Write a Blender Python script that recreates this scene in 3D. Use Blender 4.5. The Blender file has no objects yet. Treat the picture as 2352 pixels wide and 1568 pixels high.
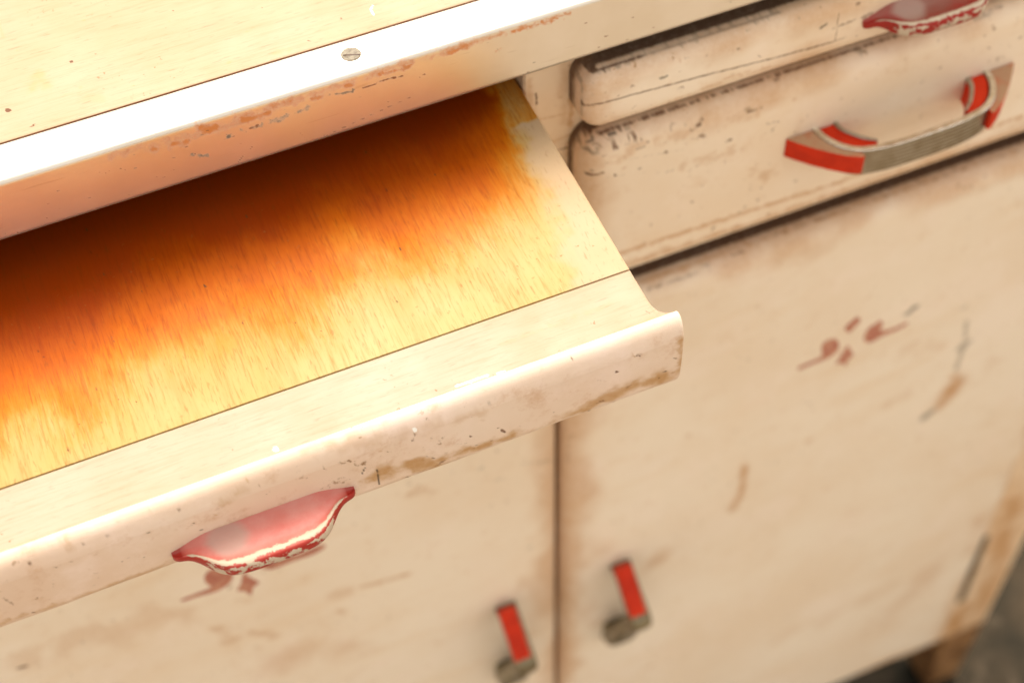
import bpy, bmesh, math, random
import numpy as np
from mathutils import Vector, Matrix
random.seed(4); rng = np.random.default_rng(4)
sc = bpy.context.scene
# ------------------------------------------------------------------ camera
# Measuring frame of the cabinet: X right, Y out of the front, Z down; 1 unit = 0.5 mm; ground at Z = 2300.
S = 0.0005; FLOOR = 2300.0
F_PX = 3631.985; W_PX, H_PX = 2352.0, 1568.0
R = np.array([[0.9212, 0.3884, 0.0214], [-0.3251, 0.7385, 0.5908], [0.2137, -0.5512, 0.8066]])
CAM = np.array([0, 700.0, 0])
def wv(X, Y, Z): return (X * S, -Y * S, (FLOOR - Z) * S)
cd = bpy.data.cameras.new('camera'); cam = bpy.data.objects.new('camera', cd); sc.collection.objects.link(cam)
r_, u_, b_ = R[0], -R[1], -R[2]
bl = lambda v: (v[0], -v[1], -v[2])
M = Matrix((bl(r_), bl(u_), bl(b_))).transposed().to_4x4()
M.translation = Vector(wv(*CAM)); cam.matrix_world = M
cd.sensor_width = 36; cd.lens = F_PX / W_PX * 36
cd.clip_start = 0.01; cd.clip_end = 200
cd.dof.use_dof = True; cd.dof.focus_distance = 935 * S; cd.dof.aperture_fstop = 8.3
sc.camera = cam
def bp(u, v, axis, val):
    'point of the cabinet plane (axis = val) that was measured at pixel u, v'
    d = R.T @ np.array([u - W_PX / 2, v - H_PX / 2, F_PX])
    return CAM + (val - CAM[axis]) / d[axis] * d
# ------------------------------------------------------------------ sky and sun: soft overcast light, brightest behind and to the right
SUN_EL, SUN_AZ = math.radians(56), math.radians(24)   # azimuth from straight behind the cabinet (+y) towards +x
w = bpy.data.worlds.new('World'); sc.world = w; w.use_nodes = True
nt = w.node_tree; nt.nodes.clear()
sky = nt.nodes.new('ShaderNodeTexSky'); sky.sky_type = 'NISHITA'; sky.sun_disc = False
sky.sun_elevation = SUN_EL; sky.sun_rotation = SUN_AZ; sky.dust_density = 6; sky.air_density = 1.0; sky.ozone_density = 0.6
hs = nt.nodes.new('ShaderNodeHueSaturation'); hs.inputs['Saturation'].default_value = 0.12
tint = nt.nodes.new('ShaderNodeMix'); tint.data_type = 'RGBA'; tint.blend_type = 'MULTIPLY'; tint.inputs[0].default_value = 1
tint.inputs[7].default_value = (1.0, 0.935, 0.85, 1)
bg = nt.nodes.new('ShaderNodeBackground'); bg.inputs[1].default_value = 0.15
wo = nt.nodes.new('ShaderNodeOutputWorld')
nt.links.new(sky.outputs[0], hs.inputs['Color']); nt.links.new(hs.outputs[0], tint.inputs[6])
nt.links.new(tint.outputs[2], bg.inputs[0]); nt.links.new(bg.outputs[0], wo.inputs[0])
sd = bpy.data.lights.new('sun', 'SUN'); sd.energy = 0.5; sd.angle = math.radians(40); sd.color = (1, 0.95, 0.86)
so = bpy.data.objects.new('sun', sd); sc.collection.objects.link(so)
sdir = Vector((math.sin(SUN_AZ) * math.cos(SUN_EL), math.cos(SUN_AZ) * math.cos(SUN_EL), math.sin(SUN_EL)))
so.rotation_euler = sdir.to_track_quat('Z', 'Y').to_euler(); so.location = sdir * 3
sc.view_settings.view_transform = 'Standard'; sc.view_settings.look = 'None'; sc.view_settings.gamma = 1
sc.view_settings.exposure = 1.44; sc.view_settings.use_curve_mapping = False
# ------------------------------------------------------------------ small helpers
ORG = {}
def mesh_obj(name, V, Fc, mats, parent=None, marks=None, smooth=True, sharp=35, midx=None):
    'V in cabinet units -> one mesh object with its own origin, parented to parent'
    V = np.asarray(V, float)
    Wd = np.stack([V[:, 0] * S, -V[:, 1] * S, (FLOOR - V[:, 2]) * S], 1)
    o0 = (Wd.min(0) + Wd.max(0)) / 2
    me = bpy.data.meshes.new(name); me.from_pydata((Wd - o0).tolist(), [], [list(map(int, f)) for f in Fc])
    me.update()
    if marks is not None:
        at = me.color_attributes.new('marks', 'FLOAT_COLOR', 'POINT'); at.data.foreach_set('color', np.ascontiguousarray(marks, dtype=np.float32).ravel())
    bm = bmesh.new(); bm.from_mesh(me); bmesh.ops.recalc_face_normals(bm, faces=bm.faces); bm.to_mesh(me); bm.free()
    mats = mats if isinstance(mats, (list, tuple)) else [mats]
    for m in mats: me.materials.append(m)
    if midx is not None: me.polygons.foreach_set('material_index', midx)
    if smooth:
        me.polygons.foreach_set('use_smooth', [True] * len(me.polygons)); me.set_sharp_from_angle(angle=math.radians(sharp))
    ob = bpy.data.objects.new(name, me); sc.collection.objects.link(ob)
    ORG[ob] = Vector(o0.tolist())
    if parent is not None: ob.parent = parent; ob.location = ORG[ob] - ORG[parent]
    else: ob.location = ORG[ob]
    return ob
def bevel(ob, wdt, seg=3, ang=30):
    m = ob.modifiers.new('edge', 'BEVEL'); m.width = wdt * S; m.segments = seg; m.limit_method = 'ANGLE'; m.angle_limit = math.radians(ang)
    m.harden_normals = False
    return ob
def box_vf(x0, x1, y0, y1, z0, z1):
    V = [(x, y, z) for x in (x0, x1) for y in (y0, y1) for z in (z0, z1)]
    Fc = [(0, 1, 3, 2), (4, 6, 7, 5), (0, 4, 5, 1), (2, 3, 7, 6), (0, 2, 6, 4), (1, 5, 7, 3)]
    return V, Fc
def boxes(name, L, mat, parent, bev=1.5):
    V, Fc = [], []
    for b in L:
        v, f = box_vf(*b); n = len(V); V += v; Fc += [[i + n for i in q] for q in f]
    o = mesh_obj(name, V, Fc, mat, parent)
    if bev: bevel(o, bev, 2)
    return o
def extrude(poly, z0, z1, f=lambda a, b, c: (a, b, c)):
    'closed polygon (a,b) extruded along c'
    n = len(poly); V = [f(a, b, z0) for a, b in poly] + [f(a, b, z1) for a, b in poly]
    Fc = [list(range(n)), list(range(2 * n - 1, n - 1, -1))] + [(i, (i + 1) % n, n + (i + 1) % n, n + i) for i in range(n)]
    return V, Fc
def smooth_path(P, per=6, closed=False):
    P = [np.array(p, float) for p in P]; out = []; n = len(P)
    for i in range(n if closed else n - 1):
        p0 = P[(i - 1) % n] if closed or i > 0 else P[i]; p1 = P[i]; p2 = P[(i + 1) % n]
        p3 = P[(i + 2) % n] if closed or i + 2 < n else p2
        for k in range(per):
            t = k / per
            out.append(0.5 * ((2 * p1) + (-p0 + p2) * t + (2 * p0 - 5 * p1 + 4 * p2 - p3) * t * t + (-p0 + 3 * p1 - 3 * p2 + p3) * t ** 3))
    if not closed: out.append(P[-1])
    return out
def offset(path, d):
    path = [np.array(p) for p in path]; out = []
    for i, p in enumerate(path):
        a = path[max(i - 1, 0)]; b = path[min(i + 1, len(path) - 1)]; t = (b - a) / (np.linalg.norm(b - a) + 1e-9)
        out.append(p + d * np.array([-t[1], t[0]]))
    return out
# numpy value noise for the wear masks
_T = rng.random((256, 256))
def vnoise(x, y):
    xi = np.floor(x).astype(int); yi = np.floor(y).astype(int); fx = x - xi; fy = y - yi
    fx = fx * fx * (3 - 2 * fx); fy = fy * fy * (3 - 2 * fy)
    g = lambda a, b: _T[a % 256, b % 256]
    return (g(xi, yi) * (1 - fx) + g(xi + 1, yi) * fx) * (1 - fy) + (g(xi, yi + 1) * (1 - fx) + g(xi + 1, yi + 1) * fx) * fy
def fbm(x, y, s, o=4):
    r = 0; a = 0.5; t = 0
    for k in range(o): r = r + a * vnoise(x / s + 17 * k, y / s + 31 * k); t += a; a *= 0.55; s *= 0.5
    return r / t
def sstep(a, b, x): t = np.clip((x - a) / (b - a), 0, 1); return t * t * (3 - 2 * t)
def seg_dist(A, B, P, Q):
    'distance of points (A,B) to polyline P..Q'
    best = np.full(A.shape, 1e9); pts = P
    if len(pts) == 1: return np.hypot(A - pts[0][0], B - pts[0][1])
    for p, q in zip(pts[:-1], pts[1:]):
        d = (q[0] - p[0], q[1] - p[1]); l = d[0] ** 2 + d[1] ** 2 + 1e-9
        t = np.clip(((A - p[0]) * d[0] + (B - p[1]) * d[1]) / l, 0, 1)
        best = np.minimum(best, np.hypot(A - p[0] - t * d[0], B - p[1] - t * d[1]))
    return best
def paint_marks(A, B, strokes, project):
    'strokes: (channel, radius, strength, ragged, [(px,py)...]) -> RGBA per point'
    m = np.zeros((len(A), 4)); 
    for ch, rad, st, rag, px in strokes:
        pts = [project(*p) for p in px]
        n = fbm(A + 13 * ch, B, max(rad * 1.3, 2.2), 4) - 0.5
        d = seg_dist(A, B, pts, None) + n * rag * rad * 3.2
        m[:, ch] = np.maximum(m[:, ch], st * (1 - sstep(rad * (0.45, -.25, .3, .4)[ch], rad * (1.25, 1.4, 1.3, 1.2)[ch], d)))
    return m
# ------------------------------------------------------------------ materials
def new_mat(name):
    m = bpy.data.materials.new(name); m.use_nodes = True; n = m.node_tree; n.nodes.clear()
    out = n.nodes.new('ShaderNodeOutputMaterial'); p = n.nodes.new('ShaderNodeBsdfPrincipled'); n.links.new(p.outputs[0], out.inputs[0])
    return m, n, p
class NB:
    def __init__(s, nt):
        s.t = nt; g = nt.nodes.new('ShaderNodeNewGeometry'); s.pos = g.outputs['Position']
    def link(s, a, b): s.t.links.new(a, b)
    def val(s, sock, v):
        if isinstance(v, (int, float)): sock.default_value = v
        elif isinstance(v, tuple): sock.default_value = v if len(v) == 4 or sock.type == 'VECTOR' else (*v, 1)
        else: s.link(v, sock)
    def noise(s, scale, det=4, rough=0.55, stretch=(1, 1, 1), off=(0, 0, 0), dist=0):
        mp = s.t.nodes.new('ShaderNodeMapping'); mp.inputs['Scale'].default_value = stretch; mp.inputs['Location'].default_value = off
        s.link(s.pos, mp.inputs[0]); n = s.t.nodes.new('ShaderNodeTexNoise'); n.inputs['Scale'].default_value = scale
        n.inputs['Detail'].default_value = det; n.inputs['Roughness'].default_value = rough; n.inputs['Distortion'].default_value = dist
        s.link(mp.outputs[0], n.inputs['Vector']); return n.outputs['Fac']
    def voro(s, scale, stretch=(1, 1, 1), feature='F1'):
        mp = s.t.nodes.new('ShaderNodeMapping'); mp.inputs['Scale'].default_value = stretch; s.link(s.pos, mp.inputs[0])
        n = s.t.nodes.new('ShaderNodeTexVoronoi'); n.feature = feature; n.inputs['Scale'].default_value = scale; s.link(mp.outputs[0], n.inputs['Vector'])
        return n.outputs['Distance']
    def rng(s, x, a, b, c=0.0, d=1.0, smooth=True):
        n = s.t.nodes.new('ShaderNodeMapRange'); n.interpolation_type = 'SMOOTHSTEP' if smooth else 'LINEAR'
        s.link(x, n.inputs[0]); n.inputs[1].default_value = a; n.inputs[2].default_value = b; n.inputs[3].default_value = c; n.inputs[4].default_value = d
        return n.outputs[0]
    def math(s, op, a, b=0.0):
        n = s.t.nodes.new('ShaderNodeMath'); n.operation = op; s.val(n.inputs[0], a); s.val(n.inputs[1], b); return n.outputs[0]
    def mix(s, f, a, b, mode='MIX'):
        n = s.t.nodes.new('ShaderNodeMix'); n.data_type = 'RGBA'; n.blend_type = mode; s.val(n.inputs[0], f); s.val(n.inputs[6], a); s.val(n.inputs[7], b); return n.outputs[2]
    def bump(s, h, strength, dist=0.0004, prev=None):
        n = s.t.nodes.new('ShaderNodeBump'); n.inputs['Strength'].default_value = strength; n.inputs['Distance'].default_value = dist; s.link(h, n.inputs['Height'])
        if prev is not None: s.link(prev, n.inputs['Normal'])
        return n.outputs[0]
    def marks(s):
        a = s.t.nodes.new('ShaderNodeAttribute'); a.attribute_name = 'marks'; sp = s.t.nodes.new('ShaderNodeSeparateColor'); s.link(a.outputs['Color'], sp.inputs[0])
        return sp.outputs[0], sp.outputs[1], sp.outputs[2], a.outputs['Alpha']
BROWN = (0.12, 0.042, 0.013); OCHRE = (0.50, 0.235, 0.07); GRIME_AND_SHADE = (0.03, 0.02, 0.01)
def paint_mat(name, a, b, rough=0.42, speck=0.5, marks=True, crackle=0.0, chipcol=BROWN, brush=0.15, grit=900, ochre=0.85, mott=1.0, spec=0.4, ochc=OCHRE):
    m, n, p = new_mat(name); k = NB(n)
    col = k.mix(k.rng(k.noise(9, 5, 0.6), 0.38, 0.66), a, b)
    st = k.noise(30, 4, 0.6, stretch=(0.35, 1, 1.6), off=(3, 1, 2))
    col = k.mix(k.rng(st, 0.52, 0.75, 0, 0.3), col, (b[0] * 0.9, b[1] * 0.78, b[2] * 0.62))
    col = k.mix(k.rng(k.noise(22, 6, 0.68, off=(8, 1, 6)), 0.5, 0.68, 0, min(.8, 0.4 * mott)), col, (a[0] * 1.05, a[1] * 1.04, a[2] * 1.1))
    col = k.mix(k.rng(k.noise(75, 5, 0.7, off=(2, 6, 1)), 0.54, 0.72, 0, min(.8, 0.34 * mott)), col, (b[0] * 0.82, b[1] * 0.68, b[2] * 0.55))
    sp = k.rng(k.noise(260, 3, 0.6, off=(5, 5, 5)), 0.64, 0.74, 0, speck)
    sp = k.math('MULTIPLY', sp, k.rng(k.noise(14, 3, 0.5, off=(1, 7, 2)), 0.42, 0.62))
    col = k.mix(sp, col, (0.24, 0.12, 0.045))
    gr = k.noise(grit, 3, 0.6)
    if marks:
        r, g, bb, al = k.marks(); br = k.math('MULTIPLY', k.math('SUBTRACT', k.noise(420, 4, 0.65), 0.5), 0.9)
        f = lambda ch, lo=0.2, hi=0.95, amt=0.85: k.rng(k.math('ADD', ch, k.math('MULTIPLY', br, k.rng(ch, 0.02, 0.3))), lo, hi, 0, amt)
        mg = k.rng(k.math('ADD', g, k.math('MULTIPLY', br, k.rng(g, 0.02, 0.5, 0, .6))), 0.0, 1.0, 0, ochre, False)
        col = k.mix(mg, col, ochc); mr = f(r); col = k.mix(mr, col, chipcol); mb = k.rng(bb, 0.05, 1, 0, 0.9); col = k.mix(mb, col, GRIME_AND_SHADE)
        col = k.mix(k.rng(al, 0.3, 0.6), col, (0.9, 0.87, 0.8))
        h = k.math('SUBTRACT', k.math('MULTIPLY', gr, 0.25), k.math('ADD', mr, k.math('MULTIPLY', mb, 0.7)))
        k.link(k.math('ADD', rough, k.math('MULTIPLY', mr, 0.3)), p.inputs['Roughness'])
    else:
        h = k.math('MULTIPLY', gr, 0.25); p.inputs['Roughness'].default_value = rough
    nrm = k.bump(h, 0.5, 0.0003)
    if brush: nrm = k.bump(k.noise(160, 3, 0.5, stretch=(0.12, 1, 1)), brush, 0.0004, nrm)
    if crackle: nrm = k.bump(k.voro(1500, feature='DISTANCE_TO_EDGE'), crackle, 0.00015, nrm)
    k.link(col, p.inputs['Base Color']); k.link(nrm, p.inputs['Normal']); p.inputs['Specular IOR Level'].default_value = spec
    return m
M_door = paint_mat('aged_cream_paint_door', (0.83, 0.715, 0.565), (0.79, 0.645, 0.48), 0.45, 0.5)
M_draw = paint_mat('aged_cream_paint_drawer', (0.85, 0.725, 0.57), (0.80, 0.64, 0.465), 0.42, 0.7)
M_frame = paint_mat('aged_cream_paint_frame', (0.80, 0.61, 0.41), (0.72, 0.50, 0.30), 0.5, 0.5)
M_lip = paint_mat('worn_pinkish_cream_paint', (0.76, 0.615, 0.49), (0.70, 0.52, 0.385), 0.55, 0.9, crackle=0.35, ochre=0.9, mott=1.9, spec=0.15, ochc=(0.46, 0.25, 0.09))
def wood_mat(name, c1, c2, c3, axis='Y', rough=0.4, varnish=False, pale=None, fine=1.0, seed=0):
    m, n, p = new_mat(name); k = NB(n)
    sx = (1, 0.075, 1) if axis == 'Y' else (0.05, 1, 1)
    g1 = k.noise(1250, 4, 0.65, stretch=sx, off=(seed, seed, 0), dist=0.5); g2 = k.noise(420, 3, 0.5, stretch=sx, off=(seed + 2, 0, 0), dist=0.6)
    g3 = k.noise(1400, 2, 0.5, stretch=(1, 0.16, 1) if axis == 'Y' else (0.14, 1, 1))
    big = k.noise(16, 4, 0.55, off=(seed, 4, 1))
    col = k.mix(k.rng(big, 0.35, 0.65), c1, c2)
    col = k.mix(k.rng(g2, 0.45, 0.75, 0, 0.26 * fine), col, c3)
    col = k.mix(k.rng(g1, 0.48, 0.7, 0, 0.45 * fine), col, c3)
    r, g, bb, al = k.marks()
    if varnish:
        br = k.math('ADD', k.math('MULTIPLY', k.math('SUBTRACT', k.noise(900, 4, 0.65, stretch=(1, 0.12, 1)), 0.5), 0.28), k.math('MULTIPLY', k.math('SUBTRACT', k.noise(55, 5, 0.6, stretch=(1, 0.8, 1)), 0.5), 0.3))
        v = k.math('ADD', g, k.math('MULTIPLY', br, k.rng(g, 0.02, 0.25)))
        col = k.mix(k.rng(v, 0.0, 0.46, 0, 1), col, (0.47, 0.185, 0.008)); col = k.mix(k.rng(v, 0.16, 0.62, 0, 1), col, (0.42, 0.088, 0.001)); col = k.mix(k.rng(v, 0.42, 0.98, 0, 1), col, (0.25, 0.031, 0.001))  # varnish ramp; its deep stops also paint in the shade near the trim
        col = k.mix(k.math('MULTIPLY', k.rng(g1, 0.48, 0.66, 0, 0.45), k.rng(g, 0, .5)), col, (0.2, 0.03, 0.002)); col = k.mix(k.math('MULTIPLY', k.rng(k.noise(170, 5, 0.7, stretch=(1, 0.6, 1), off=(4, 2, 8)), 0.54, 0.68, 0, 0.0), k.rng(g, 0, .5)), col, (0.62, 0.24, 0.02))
        col = k.mix(k.rng(al, 0, 1, 0, 0.92), col, pale)
    else:
        col = k.mix(k.rng(g, 0, 1, 0, 0.75), col, OCHRE); col = k.mix(k.rng(al, 0.2, 0.7), col, (0.93, 0.9, 0.82))
    pores = k.rng(g3, 0.6, 0.74, 0, 0.34 * fine); col = k.mix(pores, col, (c3[0] * 0.5, c3[1] * 0.35, c3[2] * 0.25))
    spk = k.math('MULTIPLY', k.rng(k.noise(520, 2, 0.5, off=(9, seed, 3)), 0.67, 0.74), k.rng(k.noise(22, 2, 0.5, off=(seed, 9, 3)), 0.5, 0.62))
    col = k.mix(k.math('MULTIPLY', spk, 0.65), col, (0.25, 0.08, 0.02))
    col = k.mix(k.rng(r, 0.25, 0.6), col, BROWN); col = k.mix(k.rng(bb, 0, 1, 0, 0.9), col, GRIME_AND_SHADE)
    k.link(col, p.inputs['Base Color'])
    nrm = k.bump(g1, 0.16, 0.0003); nrm = k.bump(k.noise(900, 3), 0.12, 0.0002, nrm); k.link(nrm, p.inputs['Normal'])
    k.link(k.rng(k.noise(60, 4), 0.3, 0.7, rough - 0.08, rough + 0.12), p.inputs['Roughness']); p.inputs['Specular IOR Level'].default_value = 0.08 if varnish else 0.16
    return m
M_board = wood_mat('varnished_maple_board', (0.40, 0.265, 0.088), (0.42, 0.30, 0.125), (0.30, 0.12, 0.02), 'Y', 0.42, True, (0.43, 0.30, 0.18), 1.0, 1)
M_strip = wood_mat('pale_maple_strip', (0.375, 0.295, 0.21), (0.365, 0.27, 0.175), (0.32, 0.18, 0.09), 'X', 0.45, False, None, 0.7, 5)
M_top = wood_mat('worktop_maple', (0.37, 0.285, 0.185), (0.36, 0.265, 0.155), (0.31, 0.18, 0.08), 'X', 0.42, False, None, 0.8, 8)
def simple(name, c, rough=0.5, metal=0.0, n_amt=0.0, c2=None, nscale=120, bumpy=0.2, spec=0.5, coat=0):
    m, n, p = new_mat(name); k = NB(n)
    c2 = c2 or tuple(x * 0.8 for x in c)
    k.link(k.mix(k.rng(k.noise(nscale, 4, 0.6), 0.4, 0.65), c, c2), p.inputs['Base Color'])
    p.inputs['Metallic'].default_value = metal; p.inputs['Specular IOR Level'].default_value = spec; p.inputs['Coat Weight'].default_value = coat
    k.link(k.rng(k.noise(nscale * 2.3, 3), 0.3, 0.7, rough * 0.8, rough * 1.25), p.inputs['Roughness'])
    k.link(k.bump(k.noise(nscale * 8, 3), bumpy, 0.0002), p.inputs['Normal'])
    return m
M_dark = simple('bare_dark_wood', (0.06, 0.025, 0.01), 0.7)
M_rail = simple('stained_brown_rail', (0.22, 0.09, 0.03), 0.6, c2=(0.12, 0.05, 0.02))
M_leg = simple('worn_brown_leg', (0.30, 0.15, 0.055), 0.6, c2=(0.16, 0.07, 0.02), nscale=40)
M_steel = simple('dull_nickel', (0.44, 0.40, 0.32), 0.34, 0.9, c2=(0.34, 0.29, 0.21), nscale=150)
M_knob = simple('tarnished_nickel', (0.24, 0.20, 0.12), 0.38, 0.75, c2=(0.15, 0.115, 0.065), nscale=90)
M_red = simple('red_enamel', (0.60, 0.032, 0.006), 0.45, c2=(0.48, 0.025, 0.006), nscale=80, spec=0.15)
M_redtop = simple('red_enamel_sky_sheen', (0.42, 0.25, 0.14), 0.45, c2=(0.44, 0.17, 0.08), nscale=120)  # tan colour paints the sky's sheen on the wing tops
M_screw = simple('weathered_screw_metal', (0.24, 0.2, 0.14), 0.6, 0.1, c2=(0.13, 0.1, 0.065), nscale=700, bumpy=0.7)
M_flower = simple('faded_red_brown_paint', (0.42, 0.14, 0.09), 0.5, c2=(0.52, 0.24, 0.15), nscale=260)
M_white = simple('paint_flake', (0.85, 0.8, 0.7), 0.6)
def trim_mat():
    m, n, p = new_mat('brushed_aluminium_trim'); k = NB(n); r, g, bb, al = k.marks()
    br = k.math('MULTIPLY', k.math('SUBTRACT', k.noise(650, 4, 0.7), 0.5), 1.1)
    col = k.mix(k.rng(k.noise(25, 4, 0.6), 0.35, 0.7), (0.76, 0.69, 0.60), (0.70, 0.62, 0.51))
    mg = k.rng(k.math('ADD', g, k.math('MULTIPLY', br, k.rng(g, 0.02, 0.3))), 0.0, 1.0, 0, 0.9)
    mb = k.rng(k.math('ADD', bb, k.math('MULTIPLY', br, k.rng(bb, 0.02, 0.3))), 0.25, 0.8, 0, 0.9)
    mr = k.rng(k.math('ADD', r, k.math('MULTIPLY', br, k.rng(r, 0.02, 0.3))), 0.2, 0.7, 0, 1)
    scr = k.math('MULTIPLY', k.rng(k.noise(500, 2, 0.5, stretch=(0.08, 1, 1)), 0.66, 0.7), 0.25)
    col = k.mix(mg, col, (0.60, 0.20, 0.02)); col = k.mix(mb, col, (0.12, 0.09, 0.06)); col = k.mix(mr, col, (0.25, 0.10, 0.04)); col = k.mix(scr, col, (0.4, 0.3, 0.2))
    dirt = k.math('MAXIMUM', k.math('MAXIMUM', mg, mb), mr)
    k.link(col, p.inputs['Base Color']); k.link(k.math('MULTIPLY', k.math('SUBTRACT', 1.0, dirt), 0.72), p.inputs['Metallic'])
    k.link(k.rng(dirt, 0, 1, 0.3, 0.7, False), p.inputs['Roughness'])
    nrm = k.bump(k.noise(1500, 2, 0.5, stretch=(0.06, 1, 1)), 0.12, 0.0002); nrm = k.bump(k.noise(60, 3), 0.1, 0.001, nrm)
    k.link(nrm, p.inputs['Normal']); return m
M_trim = trim_mat()
def pull_mat(name, face, dusty, edge):
    m, n, p = new_mat(name); k = NB(n); r, g, bb, al = k.marks()   # r chips to cream, g dust, b dark edge, a grey bloom
    br = k.math('MULTIPLY', k.math('SUBTRACT', k.noise(300, 5, 0.75), 0.5), 2.1)
    col = k.mix(k.rng(k.noise(90, 4, 0.6), 0.35, 0.7), face, dusty)
    col = k.mix(bb, col, edge)
    col = k.mix(k.rng(al, 0, 1, 0, 0.7), col, (0.40, 0.29, 0.23))
    ch = k.rng(k.math('ADD', r, k.math('MULTIPLY', br, k.rng(r, 0.02, 0.3))), 0.42, 0.55)
    col = k.mix(ch, col, (0.52, 0.415, 0.30)); p.inputs['Specular IOR Level'].default_value = 0.3
    bk = k.math('MULTIPLY', k.rng(k.noise(260, 4, 0.7, off=(4, 4, 4), stretch=(0.5, 1, 1)), 0.62, 0.68), k.rng(g, 0.1, 0.9)); col = k.mix(bk, col, (0.09, 0.06, 0.04))
    k.link(col, p.inputs['Base Color']); k.link(k.rng(ch, 0, 1, 0.42, 0.55, False), p.inputs['Roughness'])
    k.link(k.bump(k.math('SUBTRACT', ch, bk), 0.5, 0.0003), p.inputs['Normal']); return m
M_pull_pink = pull_mat('sun_faded_red_enamel', (0.55, 0.13, 0.10), (0.58, 0.21, 0.17), (0.34, 0.018, 0.01))
M_pull_deep = pull_mat('deep_red_enamel', (0.30, 0.022, 0.014), (0.24, 0.07, 0.045), (0.30, 0.014, 0.008))
def ground_mat():
    m, n, p = new_mat('mottled_ground_bounce'); k = NB(n)
    col = k.mix(k.rng(k.noise(14, 6, 0.6), 0.35, 0.65), (0.017, 0.015, 0.010), (0.05, 0.036, 0.022))
    col = k.mix(k.rng(k.noise(55, 4, 0.6, off=(3, 3, 3)), 0.55, 0.7, 0, 0.6), col, (0.1, 0.075, 0.05)); sp = n.nodes.new('ShaderNodeSeparateXYZ'); k.link(k.pos, sp.inputs[0])
    dx = k.math('SUBTRACT', sp.outputs[0], 1.0); dy = k.math('SUBTRACT', sp.outputs[1], 0.3)
    d = k.math('ADD', k.math('SQRT', k.math('ADD', k.math('MULTIPLY', dx, dx), k.math('MULTIPLY', dy, dy))), k.math('MULTIPLY', k.noise(4, 4), 0.3))
    pale = k.mix(k.rng(k.noise(6, 5), .4, .65), (0.33, 0.27, 0.20), (0.27, 0.22, 0.16))
    col = k.mix(k.rng(d, 0.78, 0.95), col, pale); k.link(col, p.inputs['Base Color'])      # dark ground in view; paler beyond, added to bounce light onto the doors
    k.link(k.bump(k.noise(90, 6), 0.5, 0.003), p.inputs['Normal']); p.inputs['Roughness'].default_value = 0.9; p.inputs['Specular IOR Level'].default_value = 0.1; return m
# ------------------------------------------------------------------ ground
gv = [(-60, -60, 0), (60, -60, 0), (60, 60, 0), (-60, 60, 0)]
gme = bpy.data.meshes.new('ground'); gme.from_pydata(gv, [], [(0, 1, 2, 3)]); gme.materials.append(ground_mat())
go = bpy.data.objects.new('ground', gme); sc.collection.objects.link(go); go['kind'] = 'structure'
# ------------------------------------------------------------------ cabinet root
XL, XR, DEPTH = -370.0, 992.0, 900.0
cab = bpy.data.objects.new('kitchen_cabinet', None); sc.collection.objects.link(cab)
cab.location = wv((XL + XR) / 2, -DEPTH / 2, FLOOR); ORG[cab] = cab.location.copy()
cab['label'] = 'worn cream painted wooden kitchen cabinet with red handles, metal edged worktop and pulled out board'
cab['category'] = 'kitchen cabinet'
cab.empty_display_size = 0.1
# carcass: sides, back, shelf
boxes('side_panel', [(XR - 22, XR - 1, -DEPTH, -38, 700, 2120)], M_frame, cab)
boxes('side_panel', [(XL + 1, XL + 22, -DEPTH, -38, 700, 2120)], M_frame, cab)
boxes('back_panel', [(XL + 22, XR - 22, -DEPTH, -DEPTH + 12, 700, 2120)], M_dark, cab)
boxes('inner_shelf', [(XL + 22, XR - 22, -DEPTH + 12, -60, 1000, 1016)], M_dark, cab)
boxes('cabinet_bottom', [(XL + 22, XR - 22, -DEPTH + 12, -40, 2060, 2080)], M_dark, cab)
def flat_marks(V, strokes, Y=0):
    V = np.array(V); return paint_marks(V[:, 0], V[:, 2], strokes, lambda u, v: bp(u, v, 1, Y)[[0, 2]])
def gridbox(name, x0, x1, y0, y1, z0, z1, step, mat, strokes, parent=None):
    'board with a finely divided front so that it can carry its wear'
    nx = max(2, int((x1 - x0) / step)); nz = max(2, int((z1 - z0) / step)); xs = np.linspace(x0, x1, nx + 1); zs = np.linspace(z0, z1, nz + 1)
    r = 1.6; V = []; 
    for i, x in enumerate(xs):
        for j, z in enumerate(zs):
            e = min(x - x0, x1 - x, z - z0, z1 - z); V.append((x, y1 - (r if e < 1e-6 else 0), z))
    nf = len(V); Fc = [(i * (nz + 1) + j, (i + 1) * (nz + 1) + j, (i + 1) * (nz + 1) + j + 1, i * (nz + 1) + j + 1) for i in range(nx) for j in range(nz)]
    ring = [i * (nz + 1) for i in range(nx + 1)] + [nx * (nz + 1) + j for j in range(1, nz + 1)] + [i * (nz + 1) + nz for i in range(nx - 1, -1, -1)] + [j for j in range(nz - 1, 0, -1)]
    for q in ring: V.append((V[q][0], y0, V[q][2]))
    n = len(ring); Fc += [(ring[a], ring[(a + 1) % n], nf + (a + 1) % n, nf + a) for a in range(n)]; Fc.append([nf + a for a in range(n)])
    return mesh_obj(name, V, Fc, mat, parent or cab, flat_marks(V, strokes, y1))
stile_marks = [
    (0, 1.2, .9, .3, [(1231, 215), (1233, 240)]), (1, 3, .5, .6, [(1214, 185), (1218, 240), (1240, 300)]),
    (1, 1.2, .55, .5, [(1235, 276), (1312, 258)]), (0, 1.1, .8, .4, [(1280, 345), (1310, 338)]), (1, 2.5, .6, .6, [(1258, 330), (1308, 312)]),
    (1, 3.0, .8, .5, [(1313, 150), (1310, 290)]), (1, 4, .8, .6, [(1311, 330), (1311, 460)]), (1, 5, .35, .8, [(1296, 150), (1296, 280)])]
gridbox('front_stile', 286.5, 332, -36, 0, 704, 972, 1.2, M_frame, stile_marks)
boxes('front_stile', [(XL, -262, -36, 0, 704, 2110)], M_frame, cab)
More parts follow.
